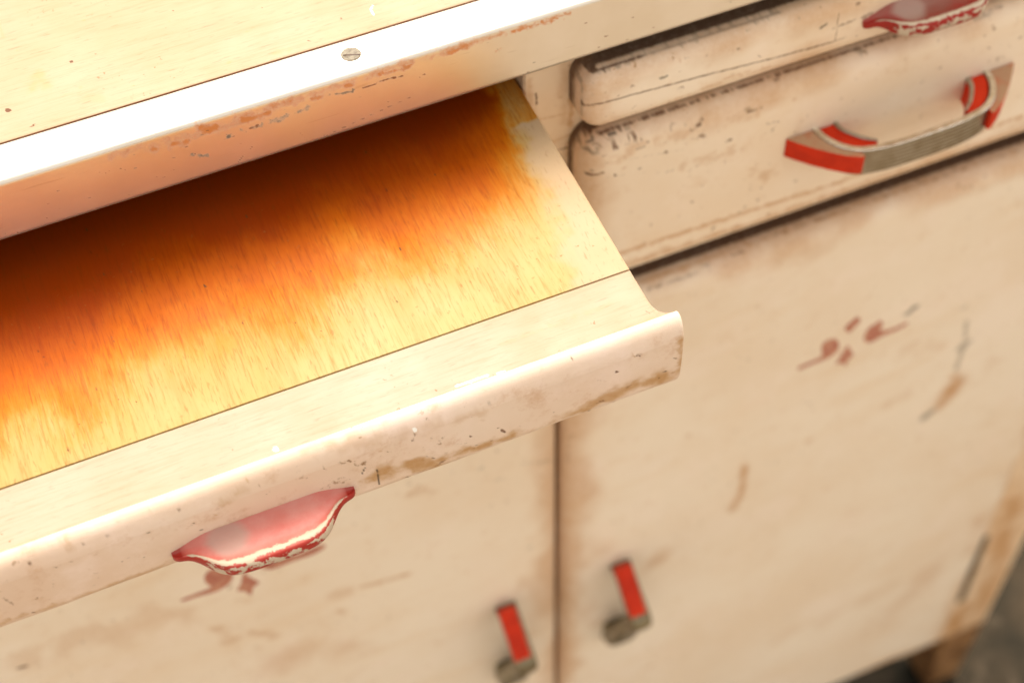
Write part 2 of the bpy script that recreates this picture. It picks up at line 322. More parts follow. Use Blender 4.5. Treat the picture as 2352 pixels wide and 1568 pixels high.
right_marks = [(2, 8.5, 1, .05, [(2263, 1235), (2206, 1377)]), (2, 5, .7, .5, [(2294, 1088), (2290, 1100)]), (1, 14, .75, .9, [(2300, 1300), (2250, 1400)]),
               (1, 20, .8, .8, [(2330, 1150), (2300, 1260), (2240, 1420), (2200, 1500)]), (1, 18, .9, .8, [(2210, 1400), (2150, 1500)]), (0, 5, .4, 1, [(2260, 1290), (2240, 1330)])]
gridbox('front_stile', 846, XR, -36, 0, 704, 2110, 2.6, M_frame, right_marks)
boxes('front_rail', [(-262, 286.5, -36, 0, 815, 985)], M_frame, cab)
boxes('front_rail', [(332, 846, -40, -3, 776, 798)], M_rail, cab, .8)
boxes('front_rail', [(332, 846, -40, -3, 944, 985)], M_rail, cab, .8)
boxes('front_rail', [(-262, 846, -52, -16, 2030, 2110)], M_rail, cab)
boxes('door_post', [(290, 318, -40, -4, 985, 2030)], M_dark, cab)
for x0, x1, sgn in ((XL, XL + 64, 1), (XR - 64, XR, -1)):
    for ya, yb in ((-60, -.5), (-DEPTH, -DEPTH + 58)):
        c = (x0 + x1) / 2; V = []
        for z, k in ((2111, 1.0), (2300, 0.86)):
            cx = c + sgn * -(1 - k) * 32
            for dx, yy in ((-1, ya), (1, ya), (1, yb), (-1, yb)): V.append((cx + dx * 32 * k, (ya + yb) / 2 + (yy - (ya + yb) / 2) * k, z))
        bevel(mesh_obj('leg', V, [(0, 1, 2, 3), (7, 6, 5, 4), (0, 4, 5, 1), (1, 5, 6, 2), (2, 6, 7, 3), (3, 7, 4, 0)], M_leg, cab), 3)
# ------------------------------------------------------------------ worktop and its metal trim
ZT, ZB, YF = 667.0, 712.0, 24.0
def dense_top(name, x0, x1, y0, y1, z0, z1, xd, yd, step, mat, marks, parent, edge=0.0):
    'flat slab whose upper face is finely divided inside the ranges xd, yd'
    ax = np.unique(np.concatenate([[x0, x1], np.arange(max(xd[0], x0), min(xd[1], x1), step)])); ay = np.unique(np.concatenate([[y0, y1], np.arange(max(yd[0], y0), min(yd[1], y1), step)]))
    r = 1.0; V = []; nx, ny = len(ax), len(ay)
    for x in ax:
        for y in ay: V.append((x, y, z0 + (0.5 if (x in (x0, x1) or y in (y0, y1)) else 0)))
    Fc = [(i * ny + j, (i + 1) * ny + j, (i + 1) * ny + j + 1, i * ny + j + 1) for i in range(nx - 1) for j in range(ny - 1)]
    ring = [i * ny for i in range(nx)] + [(nx - 1) * ny + j for j in range(1, ny)] + [i * ny + ny - 1 for i in range(nx - 2, -1, -1)] + [j for j in range(ny - 2, 0, -1)]
    nf = len(V)
    for q in ring: V.append((V[q][0], V[q][1], z1))
    n = len(ring); Fc += [(ring[a], ring[(a + 1) % n], nf + (a + 1) % n, nf + a) for a in range(n)]; Fc.append([nf + a for a in range(n)])
    A = np.array(V); mk = marks(A); mk[:, 0] = np.maximum(mk[:, 0], edge * (A[:, 1] > y1 - .6)); return mesh_obj(name, V, Fc, mat, parent, mk)
def top_marks(st, Z):
    return lambda A: paint_marks(A[:, 0], A[:, 1], st, lambda u, v: bp(u, v, 2, Z)[:2])
wt = [(1, 6, .55, .8, [(70, 205), (88, 175), (105, 195)]), (0, 1.6, .9, .3, [(16, 252), (19, 253)]), (0, 1.2, .6, .5, [(70, 289), (78, 286)]), (1, 3, .45, .9, [(628, 122), (662, 112)]),
      (3, .4, .9, .3, [(845, 15), (862, 37)]), (3, .6, .8, .3, [(852, 20), (856, 12)]), (1, 1.5, .6, .8, [(520, 146), (530, 140)]), (1, 4, .3, 1, [(150, 215), (230, 225)]),
      (1, .8, .5, .9, [(560, 75), (590, 62)]), (1, 1.6, .75, .7, [(700, 121), (820, 86), (960, 44), (1100, 4)]), (0, .7, .7, .6, [(850, 78), (985, 36)])]
for _ in range(46):
    u, v = random.uniform(0, 900), random.uniform(0, 300)
    if v < 320 - 0.29 * u - 8: wt.append((random.choice((0, 1)), random.uniform(.4, 1.0), random.uniform(.4, .8), .5, [(u, v), (u + random.uniform(1, 5), v - random.uniform(0, 2))]))
top = dense_top('worktop', XL - 8, XR + 6, -DEPTH - 4, -7.6, ZT + .4, 700, (-120, 420), (-95, -7.6), 1.2, M_top, top_marks(wt, ZT), cab, .8)
top['label'] = 'pale maple worktop with small brown spots'
# trim: L section swept along X with a rounded corner
prof = [(-6, ZT + 4), (-6, ZT + .3), (-5.2, ZT - .6), (0, ZT - .6), (6, ZT - .6), (12, ZT - .6), (18, ZT - .6)]
for a in range(0, 91, 10): prof.append((YF - 3.2 + 3.2 * math.sin(math.radians(a)), ZT - .6 + 3.2 - 3.2 * math.cos(math.radians(a))))
prof += [(YF, z) for z in np.arange(ZT + 4, ZB - 1.5, 1.1)] + [(YF - .4, ZB - .4), (YF - 1.5, ZB), (YF - 3, ZB - .5), (YF - 3, ZT + 5)]
xs = np.concatenate([[XL - 8], np.arange(-130, 520, 1.1), [XR + 6]])
V = [(x, y, z) for x in xs for y, z in prof]; n = len(prof)
Fc = [(i * n + j, (i + 1) * n + j, (i + 1) * n + (j + 1) % n, i * n + (j + 1) % n) for i in range(len(xs) - 1) for j in range(n)]
Fc += [list(range(n)), list(range((len(xs) - 1) * n, len(xs) * n))[::-1]]
z1 = lambda x, y: (x * .5, y * .5)
tm = [(1, 2.6, .95, .8, [z1(690, 690), z1(720, 685)]), (1, 3.2, 1, .8, [z1(780, 668), z1(850, 650)]), (1, 4.2, 1, .8, [z1(920, 590), z1(960, 600), z1(1000, 580)]),
      (1, 4.2, 1, .8, [z1(1090, 540), z1(1150, 545), z1(1210, 520)]), (1, 3, .8, .9, [z1(1250, 485), z1(1330, 465)]), (1, 2.2, .9, .8, [z1(1440, 450), z1(1480, 440)]), (1, 2.4, 1, .7, [z1(1590, 398), z1(1615, 388)]),
      (1, 2.0, .9, .9, [z1(1740, 345), z1(1840, 318), z1(1890, 300)]), (1, 2.4, .9, .9, [z1(2060, 240), z1(2140, 215)]), (1, 3.2, .5, 1.0, [z1(500, 720), z1(1000, 590), z1(1800, 310), z1(2300, 160)]),
      (1, 2.2, .8, 1, [(1175, 72), (1250, 52), (1310, 30)]), (2, 1.6, .6, 1.0, [z1(880, 710), z1(950, 715)]), (2, 1.2, .7, .9, [z1(1040, 635), z1(1060, 620)]), (2, 2, .5, 1.2, [z1(1100, 600), z1(1260, 560), z1(1420, 490)]),
      (2, 1.2, .7, 1, [z1(1500, 440), z1(1620, 420)]), (0, .7, .8, .6, [z1(1150, 590), z1(1190, 572)]), (0, .7, .8, .6, [z1(1670, 405), z1(1780, 365), z1(1850, 350)]),
      (0, .35, .7, .1, [z1(1090, 750), z1(1160, 670)]), (0, .35, .6, .1, [z1(1450, 645), z1(1680, 540), z1(1900, 440)]), (0, .35, .5, .1, [z1(1640, 510), z1(1700, 440)]), (0, .3, .5, .1, [z1(1370, 600), z1(1420, 655)]),
      (2, .8, .6, .6, [(1141, 112), (1147, 118)]), (1, 1.2, .5, .6, [(1140, 118), (1150, 112)])]
for _ in range(70):
    u = random.uniform(0, 1700); v = 553 - .313 * u - random.uniform(4, 110); a = random.uniform(2, 12)
    tm.append((random.choice((0, 0, 2)), random.uniform(.25, .5), random.uniform(.35, .8), .3, [(u, v), (u + a, v - a * random.uniform(.1, .6))]))
A = np.array(V); mk = paint_marks(A[:, 0], A[:, 2], tm, lambda u, v: bp(u, v, 1, YF)[[0, 2]]); mk[A[:, 1] < YF - 2.9] *= 0
trim = mesh_obj('metal_trim', V, Fc, M_trim, cab, mk, sharp=60); trim['label'] = 'scuffed aluminium edge strip with orange rust spots'
# slotted screw, countersunk in the trim
sc_c = bp(806, 124, 2, ZT - 1); sx, sy = sc_c[0], sc_c[1]
V, Fc = [], []; rings = [(6.4, .05), (5.7, -.4), (5.0, -.55), (3, -.65), (0.01, -.7)]; N = 40
for rr, dz in rings:
    for i in range(N): a = 2 * math.pi * i / N; V.append((sx + rr * math.cos(a), sy + rr * math.sin(a), ZT - .6 + dz))
for q in range(len(rings) - 1):
    for i in range(N): Fc.append((q * N + i, q * N + (i + 1) % N, (q + 1) * N + (i + 1) % N, (q + 1) * N + i))
Fc.append(list(range(N)))
screw = mesh_obj('screw', V, Fc, M_screw, trim)
sa = math.radians(20); ux, uy = math.cos(sa), math.sin(sa)   # the slot lies level in the picture
q = [(sx + ux * a - uy * b + .8 * -uy * 0, sy + uy * a + ux * b + 1.3) for a, b in ((-5.1, -.5), (5.1, -.5), (5.1, .5), (-5.1, .5))]
V, Fc = extrude(q, ZT - 1.36, ZT - .9)
slot = mesh_obj('screw_slot', V, Fc, M_dark, trim, smooth=False)
# ------------------------------------------------------------------ pull-out board
BX0, BX1, ZBD = -234.0, 285.0, 749.8
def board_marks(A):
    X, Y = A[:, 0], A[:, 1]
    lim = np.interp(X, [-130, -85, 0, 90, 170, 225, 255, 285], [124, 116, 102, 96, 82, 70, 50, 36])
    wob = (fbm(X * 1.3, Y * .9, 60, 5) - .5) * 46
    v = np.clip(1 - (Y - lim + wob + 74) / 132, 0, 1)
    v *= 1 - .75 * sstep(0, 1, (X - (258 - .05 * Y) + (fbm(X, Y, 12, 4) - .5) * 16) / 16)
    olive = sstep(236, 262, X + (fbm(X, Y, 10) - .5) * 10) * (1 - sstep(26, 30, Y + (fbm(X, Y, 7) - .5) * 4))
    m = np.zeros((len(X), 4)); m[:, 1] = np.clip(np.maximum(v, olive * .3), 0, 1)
    st = [(0, .5, .8, .3, [(1130 / 2, 990 / 2), (1133 / 2, 998 / 2)]), (1, 3, .2, .5, [(1420, 520), (1430, 540)]), (0, .8, .4, .8, [(1095 * .5, 640), (1100 * .5, 647)])]
    for _ in range(120):
        u = random.uniform(0, 1400); vv = random.uniform(200, 1100)
        st.append((random.choice((0, 0, 2)), random.uniform(.3, .6), random.uniform(.3, .8), .4, [(u, vv), (u + random.uniform(-1, 4), vv + random.uniform(0, 7))]))
    for _ in range(16):
        u = random.uniform(0, 1300); vv = random.uniform(350, 1000); a = random.uniform(20, 90); st.append((0, .2, random.uniform(.25, .4), .2, [(u, vv), (u + a, vv + a * random.uniform(-.8, .3))]))
    mm = paint_marks(X, Y, st, lambda u, v: bp(u, v, 2, ZBD)[:2]); m[:, 0] = mm[:, 0]; m[:, 2] = mm[:, 2]
    ed = sstep(0, 1, (X - (262 - .13 * Y) + (fbm(X, Y, 14, 4) - .5) * 22) / 22) * (1 - olive)
    m[:, 3] = ed * .9
    return m
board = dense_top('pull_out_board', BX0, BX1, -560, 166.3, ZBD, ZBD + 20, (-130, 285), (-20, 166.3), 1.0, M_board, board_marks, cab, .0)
board['label'] = 'pulled out maple cutting board, varnish deep orange with painted-in shade near the cabinet and worn pale in front'
# breadboard end strip with a small flare at the right corner
def strip_marks(A):
    X, Y = A[:, 0], A[:, 1]; st = [(1, 2.6, .45, 1, [(0, 1265), (400, 1155), (800, 1020), (1100, 915), (1290, 840)]), (1, 3.5, .35, 1, [(1440, 755), (1500, 735)]), (0, .8, .6, .4, [(1486, 714), (1492, 719)]),
          (3, 1.6, .9, .4, [(634, 1031)]), (3, 1.0, .9, .6, [(1050, 885), (1120, 862)]), (3, .5, .8, .6, [(1140, 858), (1180, 846)]), (1, 3, .3, 1, [(500, 1130), (800, 1010)]), (3, 3, .5, 1.2, [(150, 1240), (500, 1130), (700, 1060)]), (1, 2, .3, 1, [(1150, 790), (1400, 700)])]
    return paint_marks(X, Y, st, lambda u, v: bp(u, v, 2, ZBD)[:2])
strip = dense_top('end_strip', BX0, BX1, 166.85, 206.5, ZBD + .1, ZBD + 26, (-130, 285), (166.85, 206.5), 1.2, M_strip, strip_marks, board)
fl = [(285, 192), (285.6, 197), (287.2, 201.5), (290.5, 204.6), (296, 206), (285, 206)]
V, Fc = extrude(fl, ZBD + .8, ZBD + 30); V = np.array(V); fl_o = mesh_obj('corner_fillet', V, Fc, M_strip, board, np.zeros((len(V), 4)))
# painted front lip
pr_ = [(206, 800), (206, 770), (206, ZBD + .6), (206.5, ZBD - .3), (208, ZBD - .4), (210, ZBD + .3), (212, ZBD + 1.7), (213.8, ZBD + 3.8), (215.2, ZBD + 6.4), (216.4, ZBD + 9.4)]
pr_ += [(217.6 + .5 * math.sin((z - 762) / 40 * math.pi), z) for z in np.arange(762.5, 803, 1.3)] + [(216.9, 804.5), (215.8, 807.5), (213.8, 810), (211, 811.6), (208, 812), (206, 811)]
xs = np.concatenate([[BX0 - 13], np.arange(-140, 296.2, 1.1), [296.8, 297.5, 298]])
n = len(pr_); V = []
cy, cz = 211.5, 781
for x in xs:
    e = max(0, x - 296.2) / 1.8; k = 1 - (1 - math.sqrt(max(0, 1 - e * e))) * .12 if e > 0 else 1
    wob = .35 * math.sin(x * .05) + .25 * math.sin(x * .13 + 1)
    for y, z in pr_: V.append((x, cy + (y - cy) * k ** 3, cz + (z - cz) * (1 - (1 - k) * .5) + (wob if z > 800 else 0)))
Fc = [(i * n + j, (i + 1) * n + j, (i + 1) * n + (j + 1) % n, i * n + (j + 1) % n) for i in range(len(xs) - 1) for j in range(n)]
Fc += [list(range(n)), list(range((len(xs) - 1) * n, len(xs) * n))[::-1]]
z3 = lambda x, y: (x * .5, 784 + y * .5); z4 = lambda x, y: (1176 + x * .5, 784 + y * .5); z8 = lambda x, y: (1293 + x * .2387, 612.5 + y * .2387)
lm = [(0, 1.1, .95, .4, [z8(505, 1000), z8(525, 1003)]), (2, 1.0, .95, .4, [z8(965, 995), z8(982, 993)]), (0, 1.6, .45, .8, [z8(700, 820), z8(740, 830)]), (1, 8.8, 0.98, .8, [z8(1110, 1000), z8(1040, 1060), z8(930, 1070), z8(870, 1080)]),
      (1, 6.8, 0.92, .9, [z8(870, 1080), z8(650, 1140), z8(400, 1260), z8(200, 1370), z8(0, 1440)]), (0, 1.2, .7, .9, [z8(920, 1060), z8(930, 1040)]), (0, 1.3, .5, 1, [z8(640, 1130), z8(600, 1160)]), (0, 1.5, .6, 1, [z8(380, 1280), z8(260, 1330)]),
      (2, .9, .9, .5, [z8(255, 1400), z8(268, 1390)]), (2, .9, .7, .8, [z8(470, 1335), z8(495, 1320)]), (1, 2.7, 0.92, .8, [z8(1130, 700), z8(1135, 950)]), (1, 6.1, 0.98, .9, [z3(2352, 430), z3(2150, 490), z3(2030, 540)]), (1, 7.4, 0.98, 1, [z3(2020, 570), z3(1900, 560), z3(1760, 590)]),
      (1, 4.1, 0.69, 1, [z3(1800, 600), z3(1680, 640)]), (2, .7, .9, .3, [z3(1662, 598), z3(1672, 575)]), (2, .7, .9, .6, [z3(1730, 582), z3(1735, 600), z3(1740, 650)]), (0, 1.2, .9, .3, [z3(2300, 400), z3(2316, 410)]), (0, .8, .8, .4, [z3(2152, 424), z3(2160, 432)]),
      (0, .6, .8, .4, [z3(2135, 315), z3(2130, 325)]), (2, .6, .6, .8, [z3(1870, 425), z3(1920, 410)]), (3, .6, .9, .5, [z3(1900, 410), z3(1980, 395)]), (0, .9, .6, .9, [z3(1905, 425), z3(1895, 450)]), (0, 1, .6, 1, [z3(2000, 570), z3(2060, 530)]), (0, .8, .8, .8, [z3(1865, 622), z3(1880, 628)]),
      (1, 3.2, 0.63, .9, [z3(0, 1290), z3(400, 1160), z3(800, 1010)]), (1, 3.0, 0.57, 1, [z3(480, 1120), z3(700, 1050)]), (0, .9, .7, .7, [z3(140, 1240), z3(155, 1238)]), (1, 3.0, 0.46, 1, [z3(1020, 740), z3(1120, 690)]), (1, 2.7, 0.40, 1, [z3(280, 930), z3(330, 960)]),
      (0, .8, .4, .8, [z3(1475, 572), z3(1490, 578)]), (1, 4.1, 0.34, 1.2, [z3(1100, 560), z3(1600, 500), z3(2200, 330)]), (0, .6, .5, .6, [z3(2090, 465), z3(2140, 460)]), (0, .5, .5, .6, [z8(330, 1078), z8(390, 1082)]),
      (1, 2.2, 0.57, .9, [z3(850, 930), z3(1000, 850), z3(1300, 745), z3(1600, 660)]), (0, 1.0, .5, .9, [z3(15, 1170), z3(60, 1200)])]
for _ in range(90):
    u = random.uniform(0, 1550); v = 1425 - .358 * u - random.uniform(6, 120) ; a = random.uniform(1, 9)
    lm.append((random.choice((0, 0, 1, 2)), random.uniform(.3, .75), random.uniform(.35, .85), .5, [(u, v), (u + a, v - a * random.uniform(-.4, 1))]))
A = np.array(V); mk = paint_marks(A[:, 0], A[:, 2], lm, lambda u, v: bp(u, v, 1, 217)[[0, 2]])
mk[A[:, 1] < 209] *= .3
lip = mesh_obj('front_lip', V, Fc, M_lip, board, mk, sharp=50); lip['label'] = 'rounded pinkish cream front edge, stained brown along its lower side'
# ------------------------------------------------------------------ red finger pulls
WS = np.linspace(0, 1, 81); WW = np.interp(WS, [0, .3, .45, .56, .64, .72, .80, .88, .95, 1], [28.6, 28.2, 27, 24, 19.5, 14, 9.8, 7.6, 6.4, 5.2])
WW = np.convolve(np.pad(WW, 4, 'edge'), np.ones(9) / 9, 'valid')                # flared outline of the pull
def finger_pull(cx, Y0, Zc, W, D_, mat, parent, label, back=0.0):
    NU, cross = 90, None; V = []; mk = []
    for i in range(NU + 1):
        s = -1 + 2 * i / NU; a = abs(s)
        w = D_ / 24 * float(np.interp(a, WS, WW)) * (1 - .5 * a ** 40)         # reach in front of the face
        x = cx + s * W / 2; zt = Zc + 8 * sstep(.55, 1, np.array(a)) * a                                     # tips bend down
        rim = 1 - sstep(.60, .92, np.array(a)); th = 9 * rim + 6.5
        c = [(-1.5, 0), (0, 0), (.12, 2.0), (.28, 3.6), (.45, 4.6), (.60, 4.8), (.70, 4.2), (.77, 3.0), (.83, 2.3), (.89, 2.4), (.94, 3.2), (.975, 4.6), (.995, 6.5), (1.0, 8.5), (.985, 10.5), (.95, 12.3), (.9, 13.4), (.8, 13.6), (.5, 11.5), (.2, 9.5), (0, 9), (-1.5, 9)]
        for q, (t, dz) in enumerate(c):
            yy = Y0 + (t * w if t > 0 else t); dz2 = dz * (th / 15.5 if q > 12 else (.35 + .65 * rim))
            V.append((x, yy, zt + dz2 + (2.5 * t * rim if t > 0 else 0)))
            worn = 1 - min(1, abs(q - 8.1) / 2.6); worn = max(0, worn) * (1 - sstep(.80, .95, np.array(a))) * (1.3 - .25 * s * 0); worn *= .62 + .25 * float(vnoise(np.array(s * 9 + 3.), np.array(q * .6)))
            if q < 9 and a < .5: worn = max(worn, .0)
            dark = 1.0 if q >= 12 or a > .9 else float(sstep(9.2, 10.2, np.array(float(q)))); spot = max(0, 1 - math.hypot((s + .42) / .26, (t - .33) / .48)) * 1.8
            lowchip = .62 * (1 - sstep(.62, .85, np.array(a))) if 11 <= q <= 15 else 0
            mk.append((min(1, max(worn, float(lowchip) * (.35 + .75 * float(vnoise(np.array(s * 14 + 9.), np.array(q * 1.1)))))), 1.0 if q in range(12, 17) else 0, max(dark, float(sstep(.82, .95, np.array(a)))), min(1, spot if q < 9 else 0) + (.3 if q < 4 else 0)))
    n = 22; Fc = [(i * n + j, (i + 1) * n + j, (i + 1) * n + (j + 1) % n, i * n + (j + 1) % n) for i in range(NU) for j in range(n)]
    Fc += [list(range(n)), list(range(NU * n, (NU + 1) * n))[::-1]]
    o = mesh_obj('finger_pull', V, Fc, mat, parent, np.array(mk, float), sharp=60); o['label'] = label; return o
finger_pull(29.5, 217.6, 783.0, 110, 24.0, M_pull_pink, board, 'faded pinkish red finger pull with worn cream rim')
# ------------------------------------------------------------------ drawer fronts and doors: rounded slabs
def slab(name, x0, x1, z0, z1, b, rc, r, step, mat, strokes, parent, patina=26):
    hx, hz, cx, cz = (x1 - x0) / 2, (z1 - z0) / 2, (x0 + x1) / 2, (z0 + z1) / 2
    def axis(h, st, dlo=None, dhi=None):
        e = rc * np.array([0, .03, .1, .2, .34, .5, .7, .85]); mid = np.linspace(-h + rc, h - rc, max(2, int((2 * h - 2 * rc) / st)))
        return np.concatenate([-h + e, mid, (h - e)[::-1]])
    ax, az = axis(hx, step), axis(hz, step); nx, nz = len(ax), len(az)
    GX, GZ = np.meshgrid(ax, az, indexing='ij'); P = np.clip((np.abs(GX) - (hx - rc)) / rc, 0, 1); Q = np.clip((np.abs(GZ) - (hz - rc)) / rc, 0, 1)
    P2 = P * np.sqrt(1 - Q * Q / 2); Q2 = Q * np.sqrt(1 - P * P / 2); both = (P > 0) & (Q > 0)
    P2 = np.where(both, P2, P); Q2 = np.where(both, Q2, Q)
    X = np.where(P > 0, np.sign(GX) * (hx - rc + rc * P2), GX) + cx; Z = np.where(Q > 0, np.sign(GZ) * (hz - rc + rc * Q2), GZ) + cz
    d = rc * (1 - np.minimum(1, np.sqrt(P2 ** 2 + Q2 ** 2))); t = np.clip(d / r, 0, 1)
    Y = b - r * .85 * (1 - np.sqrt(np.clip(1 - (1 - t) ** 2, 0, 1)))
    V = np.stack([X.ravel(), Y.ravel(), Z.ravel()], 1).tolist(); Fc = [(i * nz + j, (i + 1) * nz + j, (i + 1) * nz + j + 1, i * nz + j + 1) for i in range(nx - 1) for j in range(nz - 1)]
    ring = [i * nz for i in range(nx)] + [(nx - 1) * nz + j for j in range(1, nz)] + [i * nz + nz - 1 for i in range(nx - 2, -1, -1)] + [j for j in range(nz - 2, 0, -1)]
    nf = len(V)
    n = len(ring)
    for q in ring: V.append((V[q][0], b - r * .85 - 3.5 if V[q][2] < z0 + 3 else 4.5, V[q][2]))
    for q in ring: V.append((V[q][0], 0.6, V[q][2]))
    Fc += [(ring[a], ring[(a + 1) % n], nf + (a + 1) % n, nf + a) for a in range(n)]; Fc += [(nf + a, nf + (a + 1) % n, nf + n + (a + 1) % n, nf + n + a) for a in range(n)]; Fc.append([nf + n + a for a in range(n)])
    def surf(x, z):
        p = min(1, max(0, (abs(x - cx) - (hx - rc)) / rc)); q = min(1, max(0, (abs(z - cz) - (hz - rc)) / rc)); t = max(0, min(1, rc * (1 - min(1, math.hypot(p, q))) / r))
        return b - r * .85 * (1 - math.sqrt(max(0, 1 - (1 - t) ** 2)))
    def hit(u, v):
        y = b
        for _ in range(12): P = bp(u, v, 1, y); y = .6 * y + .4 * surf(P[0], P[2])
        P = bp(u, v, 1, y); px_ = min(max(P[0], x0 + .4), x1 - .4); pz_ = min(max(P[2], z0 + .4), z1 - .4); y = surf(px_, pz_); a_, b2 = unroll(np.array([px_]), np.array([y]), np.array([pz_])); return float(a_[0]), float(b2[0])
    def unroll(x, y, z):
        p = np.clip((np.abs(x - cx) - (hx - rc)) / rc, 0, 1); q = np.clip((np.abs(z - cz) - (hz - rc)) / rc, 0, 1); w_ = p / (p + q + 1e-6); g = b - y
        return x + np.sign(x - cx) * g * w_, z + np.sign(z - cz) * g * np.where(p + q > 0, 1 - w_, 0)
    A_ = np.array(V); ua, ub = unroll(A_[:, 0], A_[:, 1], A_[:, 2]); mk = paint_marks(ua, ub, strokes, hit); Yv = np.array(V)[:, 1]; Xv = np.array(V)[:, 0]; Zv = np.array(V)[:, 2]
    back_dark = 1 - sstep(1.0, b * .62, Yv + (fbm(Xv, Zv, 14, 4) - .5) * 9)      # browner and darker towards the back edge
    ed = np.minimum(hx - np.abs(Xv - cx), hz - np.abs(Zv - cz)); pat = (1 - sstep(-4, patina, ed + (fbm(Xv, Zv, 60, 4) - .5) * patina * 2.2)) * .62
    mk[:, 1] = np.maximum(mk[:, 1], pat)                                     # hand grease worn in round the rim
    mk[:, 0] = np.maximum(mk[:, 0], back_dark * .75); mk[nf:, 0] = np.maximum(mk[nf:, 0], .85); mk[nf:, 2] = np.maximum(mk[nf:, 2], .55)
    return mesh_obj(name, V, Fc, mat, parent, mk, sharp=55)
B = 28.0
z2 = lambda x, y: (1089 + x * .537, y * .537)
d1m = [(0, 1.15, .75, 0, [z2(425, 425), z2(450, 440), z2(520, 445), z2(700, 400), z2(1000, 320), z2(1300, 245), z2(1640, 150)]), (2, 1.6, 0.70, .5, [z2(800, 335), z2(822, 328)]), (2, 1.6, 0.70, .5, [z2(1485, 118), z2(1505, 105)]),
       (0, 1.4, .8, .7, [z2(1128, 208), z2(1132, 212)]), (0, 1.2, .7, .7, [z2(1215, 240), z2(1225, 245)]), (0, 1.0, .5, .8, [z2(1085, 205), z2(1090, 208)]), (0, 1.4, .5, 1, [z2(905, 250), z2(925, 255)]),
       (2, 2.2, 0.56, 1, [z2(1100, 100), z2(1115, 96)]), (2, 2.6, 0.56, 1.1, [z2(1180, 70), z2(1240, 75), z2(1300, 45)]), (0, 1.8, .8, .9, [z2(430, 300), z2(470, 320)]), (0, 2.2, .8, 1.0, [z2(450, 290), z2(600, 265), z2(720, 250)]),
       (2, 3, 0.52, .8, [z2(470, 275), z2(700, 195), z2(1000, 95), z2(1240, 20)]), (1, 4, .6, 1.0, [z2(500, 300), z2(800, 210), z2(1200, 80)]), (0, .5, .8, .2, [z2(1560, 60), z2(1545, 170)]), (0, 2, .7, .8, [z2(1640, 15), z2(1660, 20)]),  # first strip paints the recess shade along the drawer top, with dark stain
       (1, 3, .6, .8, [z2(425, 340), z2(425, 520)]), (2, 1.8, 0.49, .6, [z2(417, 300), z2(415, 510)]), (0, 1, .5, 1, [z2(500, 350), z2(520, 360)]), (1, 2.0, .6, 1, [z2(480, 530), z2(1100, 330), z2(1640, 180)]),
       (0, 1.8, .6, 1, [z2(1540, 120), z2(1700, 60)])]
for _ in range(26):
    u = random.uniform(440, 1600); v = 450 - (u - 440) * .33 - random.uniform(0, 130)
    d1m.append((random.choice((0, 1, 2)), random.uniform(.7, 1.5), random.uniform(.3, .7), .8, [z2(u, v), z2(u + random.uniform(2, 16), v - 3)]))
d1 = slab('shallow_drawer', 319, 849, 731, 783, B, 16, 13, .85, M_draw, d1m, cab); d1['label'] = 'shallow upper drawer front with chipped edges and a fine crack'
